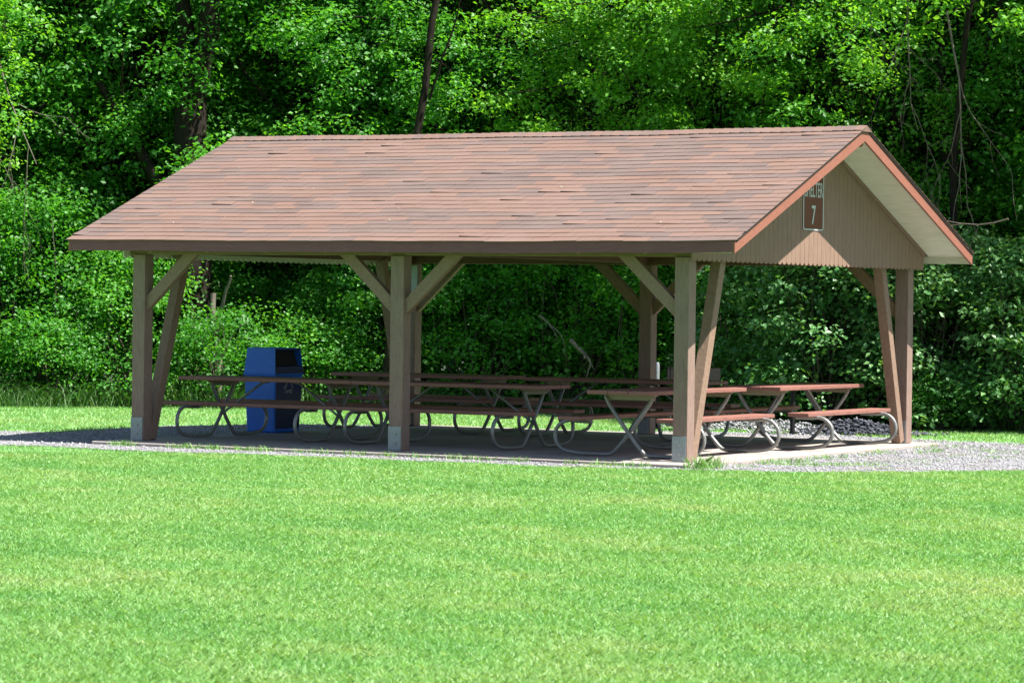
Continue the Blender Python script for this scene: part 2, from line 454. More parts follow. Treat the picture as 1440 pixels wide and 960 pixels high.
def shingles(side):
    V = []; F = []; T = []
    nr = 28; y_e = EY0 - .025; run = (YM - y_e) / nr
    def P(x, yy, zo):
        y = yy if side > 0 else 2 * YM - yy
        return (x, y, ZE + SL * (yy - EY0) + sag(x) + zo)
    rnd = random.Random(5 + side)
    for r in range(nr):
        y0 = y_e + r * run; y1 = y0 + run * 1.35
        if r == nr - 1: y1 = YM
        x = SX0 - (r * .115) % .305; tint = rnd.random(); left = 0
        while x < SX1:
            xa, xb = max(x, SX0), min(x + .301, SX1)
            if left <= 0:
                tint = (rnd.uniform(.0, .4) if rnd.random() < .46 else rnd.uniform(.58, 1.0)); left = rnd.choice((1, 2, 2, 3, 4))
            left -= 1
            if xb - xa > .02:
                lift = rnd.uniform(0, .003) + (rnd.uniform(.005, .014) if rnd.random() < .045 else 0)
                t0 = .0075 + lift; n = len(V); ex = rnd.uniform(-.004, .004)
                l2 = lift * rnd.uniform(0, .5) if lift > .004 else lift
                V += [P(xa, y0 + ex, t0 - .0065), P(xb, y0 + ex, .002 + l2), P(xa, y0 + ex, t0), P(xb, y0 + ex, .0085 + l2),
                      P(xa, y1, .0015), P(xb, y1, .0015)]
                q = [(n, n + 1, n + 3, n + 2), (n + 2, n + 3, n + 5, n + 4), (n, n + 2, n + 4, n + 4), (n, n + 4, n + 5, n + 1), (n + 1, n + 5, n + 3, n + 3)]
                for f in q:
                    f = tuple(dict.fromkeys(f))
                    F.append(f if side > 0 else tuple(reversed(f))); T.append(min(1, max(0, tint + rnd.uniform(-.06, .06))))
            x += .305
    me = bpy.data.meshes.new('shingles'); me.from_pydata(V, [], F)
    a = me.attributes.new('tint', 'FLOAT', 'FACE'); a.data.foreach_set('value', T)
    me.materials.append(M['shingle']); me.update()
    o = bpy.data.objects.new('shingles', me); put(o, roof_o)
shingles(1); shingles(-1)
# felt and shingle edge under the courses
b = MB(); strip(b, EY0 + .03, YM, .004, .026, SX0 + .012, SX1 - .010); strip(b, YM, EY1 - .03, .004, .026, SX0 + .012, SX1 - .010)
felt = painted('black_felt_edge', (.022, .018, .016), (.05, .035, .03), .9)
b.build('felt_edge', felt, roof_o)
# ridge caps
V = []; F = []; T = []
x = SX0; rnd = random.Random(3)
while x < SX1 - .02:
    xb = min(x + .16, SX1); n = len(V); t = rnd.random() * .6 + .2
    for xx, zo in ((x, .022), (xb, .015)):
        for dy in (-.15, 0, .15):
            V.append((xx, YM + dy, ZE + SL * (YM - abs(dy) - EY0) + sag(xx) + zo + (.0 if dy else .004)))
        V.append((xx, YM - .15, ZE + SL * (YM - .15 - EY0) + sag(xx) + .001)); V.append((xx, YM + .15, ZE + SL * (YM - .15 - EY0) + sag(xx) + .001))
    F += [(n, n + 5, n + 6, n + 1), (n + 1, n + 6, n + 7, n + 2), (n + 3, n + 8, n + 5, n), (n + 2, n + 7, n + 9, n + 4), (n + 3, n, n + 1, n + 2, n + 4), (n + 8, n + 9, n + 7, n + 6, n + 5)]
    T += [t] * 6; x += .14
me = bpy.data.meshes.new('ridge_cap'); me.from_pydata(V, [], F); a = me.attributes.new('tint', 'FLOAT', 'FACE'); a.data.foreach_set('value', T)
me.materials.append(M['shingle']); me.update(); put(bpy.data.objects.new('ridge_cap', me), roof_o)
# fascia along both eaves (cream inside), barge boards at both gables
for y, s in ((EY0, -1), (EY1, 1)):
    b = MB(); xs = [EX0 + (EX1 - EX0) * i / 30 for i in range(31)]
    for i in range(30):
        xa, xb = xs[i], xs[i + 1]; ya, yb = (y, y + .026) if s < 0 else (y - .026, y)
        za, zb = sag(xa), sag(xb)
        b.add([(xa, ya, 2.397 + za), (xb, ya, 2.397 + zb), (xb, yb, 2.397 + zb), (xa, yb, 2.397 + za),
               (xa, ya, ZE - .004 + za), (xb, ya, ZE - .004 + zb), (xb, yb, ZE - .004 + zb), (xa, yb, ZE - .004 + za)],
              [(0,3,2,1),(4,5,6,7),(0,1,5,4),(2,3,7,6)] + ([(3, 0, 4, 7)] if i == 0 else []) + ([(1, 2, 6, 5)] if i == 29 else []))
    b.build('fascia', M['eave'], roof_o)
    b = MB(); ya, yb = (y + .028, y + .036) if s < 0 else (y - .036, y - .028)
    b.box((EX0 + .02, ya, 2.392), (EX1 - .03, yb, 2.49)); b.build('soffit_trim', M['soffit'], roof_o)
for x, s in ((EX0, -1), (EX1, 1)):
    b = MB(); xa, xb = (x - .002, x + .028) if s < 0 else (x - .028, x + .002)
    for (ya, yb) in ((EY0 - .004, YM), (EY1 + .004, YM)):
        z0, z1 = ztop(ya) , ztop(yb)
        b.add([(xa, ya, z0 - .150), (xb, ya, z0 - .150), (xb, yb, z1 - .172), (xa, yb, z1 - .172),
               (xa, ya, z0 - .024), (xb, ya, z0 - .024), (xb, yb, z1 - .027), (xa, yb, z1 - .027)],
              [(0,3,2,1),(4,5,6,7),(0,1,5,4),(1,2,6,5),(2,3,7,6),(3,0,4,7)])
    b.build('bargeboard', M['fascia'], roof_o, .003)
# cream soffit boards under both rake overhangs
for xa, xb in ((EX0 + .03, -.19), (7.82, EX1 - .03)):
    b = MB()
    for s in (0, 1):
        n = 5
        for i in range(n):
            ya = EY0 + .038 + (YM - EY0 - .038) * i / n; yb = EY0 + .038 + (YM - EY0 - .038) * (i + 1) / n - .006
            P = []
            for zo in (.066, .052):
                for xx, yy in ((xa, ya), (xb, ya), (xb, yb), (xa, yb)):
                    P.append((xx, yy if s == 0 else 2 * YM - yy, ZE + SL * (yy - EY0) - zo))
            b.hexa(P)
    b.build('soffit', M['soffit'], roof_o)
# gable walls: vertical boards with scalloped feet
def gable(x, label=None):
    b = MB(); y = -.20; wd = .131
    while y < 6.84:
        ya, yb = y + .0025, min(y + wd, 6.86) - .0025
        pts = []
        za, zb = ztop(ya) - .056, ztop(yb) - .056
        zb0 = 2.335
        for k in range(7):
            t = k / 6; pts.append((ya + (yb - ya) * t, zb0 - .032 * math.sin(math.pi * t) ** .8))
        ym = None
        top = [(yb, zb), (ya, za)] if not (ya < YM < yb) else [(yb, zb), (YM, ztop(YM) - .056), (ya, za)]
        poly = pts + top; n = len(poly)
        vs = [(x - .009, p[0], p[1]) for p in poly] + [(x + .009, p[0], p[1]) for p in poly]
        b.add(vs, [tuple(reversed(range(n))), tuple(range(n, 2 * n))] + [(i, (i + 1) % n, n + (i + 1) % n, n + i) for i in range(n)])
        y += wd
    b.box((x - .006, -.19, 2.345), (x - .0, 6.84, 2.50))
    o = b.build('gable_wall', M['siding'] if x > 3 else M['soffit'], shelter)
    s = 1 if x > 3 else -1
    for (ya, yb) in ((-.20, YM - .001), (6.86, YM + .001)):
        t = MB()
        z0, z1 = ztop(ya), ztop(yb); xa, xb = sorted((x + s * .0095, x + s * .034))
        t.add([(xa, ya, z0 - .118), (xb, ya, z0 - .118), (xb, yb, z1 - .118), (xa, yb, z1 - .118),
               (xa, ya, z0 - .068), (xb, ya, z0 - .068), (xb, yb, z1 - .068), (xa, yb, z1 - .068)],
              [(0,3,2,1),(4,5,6,7),(0,1,5,4),(1,2,6,5),(2,3,7,6),(3,0,4,7)])
        t.build('trim', M['siding'], o)
gable(7.79); gable(-.17)

rq = np.random.default_rng(12); nq = 26
qx = rq.uniform(EX0 + .3, EX1 - .3, nq); qy = EY0 + (YM - EY0) * rq.uniform(.05, .75, nq)
qz = np.array([ZE + SL * (b_ - EY0) + sag(a_) + .014 for a_, b_ in zip(qx, qy)])
stones('roof_litter', np.column_stack([qx, qy, qz]), rq.uniform(.005, .012, nq), stone_mat('catkin_litter', [(0, (.20, .16, .10)), (.4, (.5, .48, .40)), (1, (.62, .60, .52))]),
       'tiny pale bits of fallen litter scattered over the shingles', 'litter')

# pale notice board on the far rear post, utility
nb = MB(); nb.box((-.075, W - PH - .026, 1.905), (.135, W - PH - .004, 2.325))
tag(nb.build('notice_board', M['notice'], None, .006), 'narrow pale blue notice board screwed to the upper part of the left rear post', 'notice board')

# ------------------------------------------------------------------ sign
def text_mesh(txt, name, mat, parent, height, width, origin, depth=.003, bold=.0):
    cu = bpy.data.curves.new(name, 'FONT'); cu.body = txt; cu.extrude = depth; cu.offset = bold
    cu.align_x = 'LEFT'; cu.size = 1
    tmp = bpy.data.objects.new('tmp', cu); COL.objects.link(tmp)
    bpy.context.view_layer.update()
    me = bpy.data.meshes.new_from_object(tmp.evaluated_get(bpy.context.evaluated_depsgraph_get()))
    bpy.data.objects.remove(tmp); bpy.data.curves.remove(cu)
    xs = [v.co.x for v in me.vertices]; ys = [v.co.y for v in me.vertices]
    x0, x1, y0, y1 = min(xs), max(xs), min(ys), max(ys)
    for v in me.vertices:      # text plane: text x -> +Y, text y -> +Z, text z -> +X
        a = (v.co.x - x0) / (x1 - x0) * width; c = (v.co.y - y0) / (y1 - y0) * height; d = v.co.z
        v.co = (origin[0] + d, origin[1] + a, origin[2] + c)
    me.name = name; me.materials.clear(); me.materials.append(mat)
    o = bpy.data.objects.new(name, me); put(o, parent); return o
def rrect(y0, y1, z0, z1, r, n=6):
    P = []
    for cy, cz, a0 in ((y1 - r, z1 - r, 0), (y0 + r, z1 - r, 90), (y0 + r, z0 + r, 180), (y1 - r, z0 + r, 270)):
        for k in range(n + 1):
            a = R(a0 + 90 * k / n); P.append((cy + r * math.cos(a), cz + r * math.sin(a)))
    return P
SXW = 7.80
sign = tag(empty('shelter_sign', (SXW, 3.18, 2.74)), 'tall brown sign with white border reading SHELTER 7 on the gable wall', 'sign')
def rel(o): o.matrix_parent_inverse = Matrix.Translation(sign.location).inverted(); return o
def plate(poly, xa, xb, name, mat):
    n = len(poly); b = MB()
    b.add([(xa, *p) for p in poly] + [(xb, *p) for p in poly], [tuple(reversed(range(n))), tuple(range(n, 2 * n))] + [(i, (i + 1) % n, n + (i + 1) % n, n + i) for i in range(n)])
    return rel(b.build(name, mat, sign))
SY0, SY1, SZ0, SZ1 = 2.865, 3.495, 2.735, 3.440
plate(rrect(SY0, SY1, SZ0, SZ1, .05), SXW + .0015, SXW + .006, 'panel', M['sign'])
oi = rrect(SY0 + .004, SY1 - .004, SZ0 + .004, SZ1 - .004, .048); ii = rrect(SY0 + .028, SY1 - .028, SZ0 + .020, SZ1 - .020, .034); n = len(oi)
b = MB(); xa = SXW + .0065; xb = SXW + .008
b.add([(xb, *p) for p in oi] + [(xb, *p) for p in ii] + [(xa, *p) for p in oi] + [(xa, *p) for p in ii],
      [(i, (i + 1) % n, n + (i + 1) % n, n + i) for i in range(n)] + [(2*n+i, i, n+i, 3*n+i) for i in range(0)] )
rel(b.build('border', M['white'], sign))
rel(text_mesh('SHELTER', 'lettering', M['white'], sign, .185, .545, (SXW + .009, SY0 + .043, 3.145), .002, .006))
rel(text_mesh('7', 'numeral', M['white'], sign, .235, .115, (SXW + .009, 3.125, 2.81), .002, .012))

# ------------------------------------------------------------------ picnic tables
def make_table(length, half):
    t = empty('picnic_table')
    hl = length / 2
    for k in range(3):
        y0 = -.405 + k * .272
        b = MB(); b.box((-hl + random.uniform(-.004, .004), y0, .742), (hl + random.uniform(-.004, .004), y0 + .266, .79)); b.build('top_plank', M['plank'], t, .006)
    for s in (-1, 1):
        ya, yb = sorted((s * .505, s * .79))
        b = MB(); b.box((-hl, ya, .428), (hl, yb, .475)); b.build('seat', M['plank'], t, .007)
    for sx in (-1, 1):
        X = sx * half
        for s in (-1, 1):
            fr = MB()
            # pipe: under the top on one side, down across to the other side, along the floor, round the loop, under the seat
            pts = [(-.30, .715), (-.24, .60), (-.02, .325), (.10, .17), (.21, .055), (.27, .032), (.34, .03), (.50, .03), (.68, .03)]
            cx, cz, rr = .79, .235, .205
            for a in range(-78, 100, 12):
                pts.append((cx + rr * math.cos(R(a)) * (1.0), cz + rr * math.sin(R(a)) * .90 - .002))
            pts += [(.68, .408), (.50, .408)]
            xo = X + s * .026
            # smooth by one pass of midpoint subdivision
            for _ in range(1):
                q = [pts[0]]
                for a, c in zip(pts[:-1], pts[1:]):
                    q += [(a[0] * .75 + c[0] * .25, a[1] * .75 + c[1] * .25), (a[0] * .25 + c[0] * .75, a[1] * .25 + c[1] * .75)]
                q.append(pts[-1]); pts = q
            fr.tube([(xo, s * p[0], p[1]) for p in pts], .024, 9)
            fr.build('frame', M['pipe'], t)
        b = MB()
        # angle-iron bracket under the top and small ones under the seats
        P = [(X - .028, -.36, .742 - .002), (X + .028, -.36, .740), (X + .028, .36, .740), (X - .028, .36, .740)]
        b.hexa([(X - .005, -.24, .675), (X + .045, -.24, .675), (X + .045, .24, .675), (X - .005, .24, .675),
                (X - .005, -.37, .741), (X + .045, -.37, .741), (X + .045, .37, .741), (X - .005, .37, .741)])
        b.build('bracket', M['bracket'], t)
        for s in (-1, 1):
            ya, yb = sorted((s * .51, s * .78)); b = MB(); b.box((X - .05, ya, .420), (X + .05, yb, .4275)); b.build('bracket', M['bracket'], t)
        st = MB(); st.tube([(X - sx * .03, 0, .33), (X - sx * .62, 0, .725), (X - sx * .72, 0, .735)], .017, 8); st.build('stay', M['pipe'], t)
    return t
TA = make_table(2.66, .90); TB = make_table(2.70, 1.05)
spots = [(TA, 1.03, 1.62, 0, 'picnic table at front left, nearest the blue recycling bin'),
         (TB, 3.74, 1.58, 0, 'picnic table in the middle of the front row, behind the middle front post'),
         (None, 1.03, 5.35, 0, 'dark shaded picnic table at rear left, behind the bin and middle post'),
         (None, 4.12, 5.35, 0, 'dark shaded picnic table at rear centre, beside the middle rear post'),
         (None, 6.70, 1.47, 90, 'picnic table end-on behind the right front post, X frame in plain view'),
         (None, 6.89, 4.74, 90, 'sunlit picnic table by the right rear post under the gable')]
for src, x, y, rz, lab in spots:
    o = src or copy_tree(TB)
    o.location = (x, y, .002); o.rotation_euler = (0, 0, R(rz) + random.uniform(-.006, .006))
    tag(o, lab, 'picnic table', 'picnic tables on the concrete slab')

# ------------------------------------------------------------------ recycling bin
bn = tag(empty('recycling_bin', (-.21, 3.33, 0)), 'blue plastic recycling bin with tapered hood and open dark flap side', 'recycling bin')
def frustum(b, x0, x1, y0, y1, z0, X0, X1, Y0, Y1, z1):
    b.hexa([(x0, y0, z0), (x1, y0, z0), (x1, y1, z0), (x0, y1, z0), (X0, Y0, z1), (X1, Y0, z1), (X1, Y1, z1), (X0, Y1, z1)])
b = MB(); frustum(b, -.225, .225, -.31, .31, .004, -.25, .25, -.345, .345, .775); b.build('body', M['blue'], bn, .02)
b = MB(); frustum(b, -.262, .262, -.357, .357, .777, -.258, .258, -.353, .353, .80); b.build('rim', M['blue'], bn, .004)
hd = MB()
# hood: walls with an opening on the +X side
z0, z1 = .802, 1.14
def hoodpt(sx, sy, z):
    t = (z - z0) / (z1 - z0); return (sx * (.255 - .03 * t), sy * (.35 - .035 * t), z)
def wall(b, A, B, th):
    A = [Vector(p) for p in A]; nrm = (A[1] - A[0]).cross(A[3] - A[0]).normalized() * th
    b.add([*A, *[p - nrm for p in A]], [(0,1,2,3),(7,6,5,4),(0,4,5,1),(1,5,6,2),(2,6,7,3),(3,7,4,0)])
wall(hd, [hoodpt(-1,-1,z0), hoodpt(1,-1,z0), hoodpt(1,-1,z1), hoodpt(-1,-1,z1)], 0, .012)
wall(hd, [hoodpt(1,1,z0), hoodpt(-1,1,z0), hoodpt(-1,1,z1), hoodpt(1,1,z1)], 0, .012)
wall(hd, [hoodpt(-1,1,z0), hoodpt(-1,-1,z0), hoodpt(-1,-1,z1), hoodpt(-1,1,z1)], 0, .012)
zt = .90
hs = MB()
wall(hs, [hoodpt(1,-.99,z0), hoodpt(1,.99,z0), hoodpt(1,.99,zt), hoodpt(1,-.99,zt)], 0, .012)
zu = 1.115
wall(hs, [hoodpt(1,-.99,zu), hoodpt(1,.99,zu), hoodpt(1,.99,z1 - .006), hoodpt(1,-.99,z1 - .006)], 0, .012)
hs.build('chute_frame', M['blue_dark'], bn)
hd.box((-.226, -.316, z1 - .004), (.226, .316, z1 + .008))
hd.build('hood', M['blue'], bn, .003)
b = MB(); wall(b, [tuple(Vector(hoodpt(1,-.86,zt + .008)) - Vector((.05, 0, 0))), tuple(Vector(hoodpt(1,.86,zt + .008)) - Vector((.05, 0, 0))), tuple(Vector(hoodpt(1,.86,zu - .01)) - Vector((.09, 0, 0))), tuple(Vector(hoodpt(1,-.86,zu - .01)) - Vector((.09, 0, 0)))], 0, .01)
b.build('flap', M['black'], bn)
b = MB(); wall(b, [(.2285, -.29, .06), (.2285, .29, .06), (.2505, .32, .74), (.2505, -.32, .74)], 0, .003); b.build('shaded_side', M['blue_dark'], bn)  # sheet on the body's side, carrying its shade as a darker blue
# chasing-arrows mark on the panel
def on_panel(y, z): return (.2290 + (.2505 - .2285) * (z - .06) / .68 + .0025, y, z)
sy = MB(); cy, cz, rr, wd = -.005, .63, .105, .020
for k in range(3):
    a0 = R(90 + 120 * k + 34); a1 = R(90 + 120 * k + 86)
    def tri(a):      # point on a rounded triangle
        r = rr * (.80 + .22 * math.cos(3 * (a - R(90)))); return (cy + r * math.cos(a), cz + r * math.sin(a))
    for rad_s in (.86, 1.16):
        prev = None
        for i in range(9):
            a = a0 - R(24) + (a1 - a0 + R(30)) * i / 8; p = tri(a); p = (cy + (p[0] - cy) * rad_s, cz + (p[1] - cz) * rad_s)
            if prev:
                d = Vector((0, p[0] - prev[0], p[1] - prev[1])); nn = Vector((0, -d.z, d.y)).normalized() * .005
                A = Vector(on_panel(*prev)); B = Vector(on_panel(*p)); sy.add([A - nn, B - nn, B + nn, A + nn], [(0, 1, 2, 3)])
            prev = p
    e = a1 + R(10); p = tri(e); out = Vector((0, p[0] - cy, p[1] - cz)).normalized(); tg = Vector((0, -out.z, out.y))
    c = Vector(on_panel(*p)); q = [c + out * .034, c + tg * .040, c - out * .034]
    for A, B in ((q[0], q[1]), (q[1], q[2]), (q[2], q[0])):
        d = (B - A).normalized(); nn = Vector((0, -d.z, d.y)) * .005; sy.add([A - nn, B - nn, B + nn, A + nn], [(0, 1, 2, 3)])
sy.build('recycling_mark', M['plate'], bn)

# ------------------------------------------------------------------ grill, posts, rocks behind the slab
gr = tag(empty('pedestal_grill', (3.38, 9.0, GZ)), 'black iron pedestal grill with barred firebox behind the shelter', 'grill')
b = MB(); b.tube([(0, 0, 0), (0, 0, .72)], .035, 10); b.build('pedestal', M['iron'], gr)
b = MB(); b.box((-.33, -.22, .72), (.33, .22, .73)); b.box((-.33, .212, .731), (.33, .22, .93)); b.box((-.33, -.22, .731), (-.322, .211, .93)); b.box((.322, -.22, .731), (.33, .211, .93))
b.build('firebox', M['iron'], gr)
b = MB()
for i in range(13):
    x = -.32 + i * .0533; b.tube([(x, -.225, .73), (x, -.225, 1.11)], .006, 6)
b.tube([(-.33, -.225, 1.11), (.33, -.225, 1.11)], .008, 6); b.tube([(-.33, -.225, .91), (.33, -.225, .91)], .008, 6); b.build('grate', M['iron'], gr)
b = MB(); b.tube([(.14, 0, .94), (.14, 0, .96), (.14, 0, 1.0), (.14, 0, 1.05)], [.05, .09, .095, .06], 14)
tag(b.build('kettle', M['iron'], None), 'round black pot standing in the firebox of the pedestal grill', 'pot').location = (3.38, 9.0, GZ)
mp = tag(empty('marker_post', (2.79, 9.0, GZ)), 'short post with pale top and black lower half beside the grill', 'post')
b = MB(); b.tube([(0, 0, 0), (0, 0, .74)], .04, 10); b.build('shaft', M['iron'], mp)
b = MB(); b.tube([(0, 0, .741), (0, 0, .96), (0, 0, 1.0)], [.032, .032, .02], 10); b.build('cap', M['plate'], mp)
sp = tag(empty('steel_post', (4.97, 9.0, GZ)), 'short dark brown steel post behind the sunlit right rear table', 'post')
b = MB(); b.tube([(0, 0, 0), (0, 0, .66)], .036, 12); b.build('shaft', M['iron'], sp)
b = MB(); b.box((-.14, -.14, .661), (.14, .14, .672)); b.build('top_plate', M['iron'], sp, .003)
# dark broken rock heap and a grey stone spill
c = RNG.standard_normal((1500, 2)) * np.array([.45, .35]) + np.array([5.5, 10.0])
h = .20 * np.exp(-((c[:, 0] - 5.5) ** 2 / .40 + (c[:, 1] - 10.0) ** 2 / .25))
stones('rock_heap', np.column_stack([c, GZ + .02 + h * RNG.random(1500)]), RNG.uniform(.015, .045, 1500), stone_mat('dark_rock', [(0, (.025, .028, .04)), (.85, (.05, .055, .075)), (1, (.16, .16, .18))]),
       'low heap of dark broken rock behind the right rear table', 'rocks')
c = RNG.standard_normal((1400, 2)) * np.array([.75, .45]) + np.array([4.1, 10.1])
h = .16 * np.exp(-((c[:, 0] - 4.1) ** 2 / .9 + (c[:, 1] - 10.1) ** 2 / .3))
stones('stone_spill', np.column_stack([c, GZ + .02 + h * RNG.random(1400)]), RNG.uniform(.012, .035, 1400), stone_mat('pale_rock', [(0, (.12, .12, .13)), (.6, (.26, .26, .28)), (1, (.48, .48, .49))]),
       'spill of pale grey stones behind the slab near the grill', 'stones')

# ------------------------------------------------------------------ grass
def wood_edge(x):
    return np.interp(x, [-30, -14, -9, -7.6, -5, -2, 1, 4, 7.3, 12, 25], [4, 6.0, 9.0, 10.2, 12.3, 13.3, 12.9, 12.3, 12.0, 12.2, 14])
def vnoise(P, s, seed):
    r = np.random.default_rng(seed); out = np.zeros(len(P))
    for k in range(9):
        a = r.random() * 6.28; f = s * (1 + 1.6 * r.random()); out += np.sin((P[:, 0] * math.cos(a) + P[:, 1] * math.sin(a)) * f + r.random() * 6.28 + 1.7 * np.sin((P[:, 1] * math.cos(a) - P[:, 0] * math.sin(a)) * f * .6))
    return out / 9
def blades(P, hgt, wid, seed, lean=.5, tint=None):
    r = np.random.default_rng(seed); n = len(P)
    a = r.random(n) * 6.28; b = r.random(n) * 6.28; ln = lean * (.3 + r.random(n)) * hgt
    d = np.stack([np.cos(a), np.sin(a), np.zeros(n)], 1) * (wid / 2)[:, None]
    bend = np.stack([np.cos(b), np.sin(b), np.zeros(n)], 1) * ln[:, None]
    mid = P + bend * .35 + np.array([0, 0, 1]) * (hgt * .55)[:, None]
    tip = P + bend + np.array([0, 0, 1]) * (hgt * (.95 - .1 * lean))[:, None]
    V = np.stack([P - d, P + d, mid + d * .8, tip, mid - d * .8], 1).reshape(-1, 3)
    F = np.arange(n * 5).reshape(n, 5)
    return V, F, tint if tint is not None else r.random(n)
def wedge(n, d0, d1, a_in, a_out, seed, power=1.0):
    r = np.random.default_rng(seed)
    u = r.random(n); d = (d0 ** power + u * (d1 ** power - d0 ** power)) ** (1 / power)
    a = (a_in + (a_out - a_in) * r.random(n)) * np.where(r.random(n) < .5, 1, -1)
    x = CAM.x - np.sin(yaw - a) * d; y = CAM.y + np.cos(yaw - a) * d
    return np.stack([x, y], 1), d
Ps, Ds = [], []
for n, d0, d1, a0, a1, sdd, pw in ((940000, 13.8, 37.5, 0, R(11.5), 21, .6), (120000, 13.8, 40, R(11.5), R(20), 22, .8), (200000, 36.5, 58, 0, R(12.5), 23, 1.3)):
    p, d = wedge(n, d0, d1, a0, a1, sdd, pw); Ps.append(p); Ds.append(d)
P2 = np.concatenate(Ps); D = np.concatenate(Ds)
g_in = inside(P2 + np.stack([vnoise(P2, 5, 1), vnoise(P2, 6, 2)], 1) * .10, outline)
sl_in = (P2[:, 0] > -.37) & (P2[:, 0] < 7.97) & (P2[:, 1] > -.60) & (P2[:, 1] < 7.17)
weeds = g_in & ~sl_in & (vnoise(P2, 1.7, 9) > .36) & (RNG.random(len(P2)) < .35)
keep = (~g_in | weeds) & ~sl_in & (P2[:, 1] < wood_edge(P2[:, 0]) + .6)
P2, D = P2[keep], D[keep]
n = len(P2)
nz = vnoise(P2, .55, 5); nz2 = vnoise(P2, 2.6, 6)
hg = (.024 + .020 * RNG.random(n)) * (1 + .35 * nz2) * np.where(D > 40, 1.3, 1)
wd = (.0014 + .00013 * D) * (.8 + .4 * RNG.random(n))
st = vnoise(P2 @ np.array([[.873, -.487], [.487, .873]]).T * np.array([.55, 1.7]), 1.5, 8)
tint = .47 + .38 * nz + .36 * nz2 + .26 * st + .28 * (RNG.random(n) - .5)
dry = RNG.random(n) < .04 + .06 * (st > .36); tint = np.where(dry, 1.0, np.clip(tint, 0, .93))
V, F, T = blades(np.column_stack([P2, np.full(n, GZ)]), hg, wd, 31, .95, tint)
lawn = tag(put(bpy.data.objects.new('lawn_grass', idx_mesh('lawn_grass', V, F, M['grass'], T))), 'short bright green mown grass of the lawn', 'grass', kind='stuff')
# weeds along the slab and on the gravel
def tufts(centres, per, rad, h, seed, w=.007):
    r = np.random.default_rng(seed); c = np.repeat(np.array(centres), per, 0)
    p = c + r.standard_normal(c.shape) * rad; n = len(p)
    return blades(np.column_stack([p, np.full(n, GZ)]), h * (.4 + .8 * r.random(n)), np.full(n, w), seed, .7)
cs = [(.9 + .1 * k + random.uniform(-.1, .1), -.66 + random.uniform(-.05, .05)) for k in range(9)] + [(1.9 + .12 * k, -.66) for k in range(5)] + \
     [(x, -.66 + random.uniform(-.06, .04)) for x in np.arange(2.7, 7.6, .16) if random.random() < .62] + [(.1 + .05 * k, -.65) for k in range(5)]
V1 = tufts(cs, 26, .05, .085, 41)
V2 = tufts([(8.12 + random.uniform(-.05, .12), -.62 + random.uniform(-.1, .35)) for _ in range(10)], 30, .06, .17, 42, .008)
V3 = tufts([(8.10 + random.uniform(0, .5), random.uniform(.6, 6.8)) for _ in range(26)], 22, .06, .07, 43)
V4 = tufts([(random.uniform(8.3, 12.5), random.uniform(.6, 7.5)) for _ in range(40)], 26, .09, .045, 44)
vs, fs, ts, off = [], [], [], 0
for V, F, T in (V1, V2, V3, V4): vs.append(V); fs.append(F + off); ts.append(T); off += len(V)
tag(put(bpy.data.objects.new('weed_tufts', idx_mesh('weed_tufts', np.concatenate(vs), np.concatenate(fs), M['grass'], np.concatenate(ts) * .8))),
    'weed tufts growing along the slab edge and out of the gravel', 'weeds', kind='stuff')
# long grass at the foot of the wood
xs = RNG.uniform(-15, 13, 12000); dens = np.interp(xs, [-15, -9, -4, -1, 3, 8, 13], [1, 1, .9, .35, .12, .2, .2]); k = RNG.random(len(xs)) < dens; xs = xs[k]
ys = wood_edge(xs) + .15 + np.abs(RNG.standard_normal(len(xs))) * .55 + .25 * np.sin(xs * 2.3)
n = len(xs); cl = vnoise(np.stack([xs, ys], 1), 3.3, 77)
V, F, T = blades(np.column_stack([xs, ys, np.full(n, GZ)]), (.14 + .36 * RNG.random(n)) * (1 + 1.1 * cl), np.full(n, .011), 51, 1.0, np.clip(.35 + .5 * cl + .3 * RNG.random(n), 0, 1))
tag(put(bpy.data.objects.new('long_grass', idx_mesh('long_grass', V, F, M['tallgrass'], T))), 'long uncut grass along the foot of the wood', 'long grass', kind='stuff')

# ------------------------------------------------------------------ leaves, trees and shrubs
def leaves(C, axis_n, size, r, tint):
    """C centres, axis_n leaf normals, folded rhombus leaves"""
    n = len(C)
    t = r.standard_normal((n, 3)); t[:, 2] -= .35
    nn = axis_n / np.linalg.norm(axis_n, axis=1, keepdims=True)
    t -= nn * (t * nn).sum(1, keepdims=True); t /= np.linalg.norm(t, axis=1, keepdims=True)
    s = np.cross(nn, t); L_ = size[:, None]
    base = C - t * L_ * .5; tip = C + t * L_ * .5 - nn * L_ * .10
    a = C - t * L_ * .08 + s * L_ * .34 + nn * L_ * .09; b = C - t * L_ * .08 - s * L_ * .34 + nn * L_ * .09
    V = np.stack([base, a, tip, b], 1).reshape(-1, 3)
    i = np.arange(n) * 4
    F = np.concatenate([np.stack([i, i + 1, i + 2], 1), np.stack([i, i + 2, i + 3], 1)])
    return V, F, np.concatenate([tint, tint])
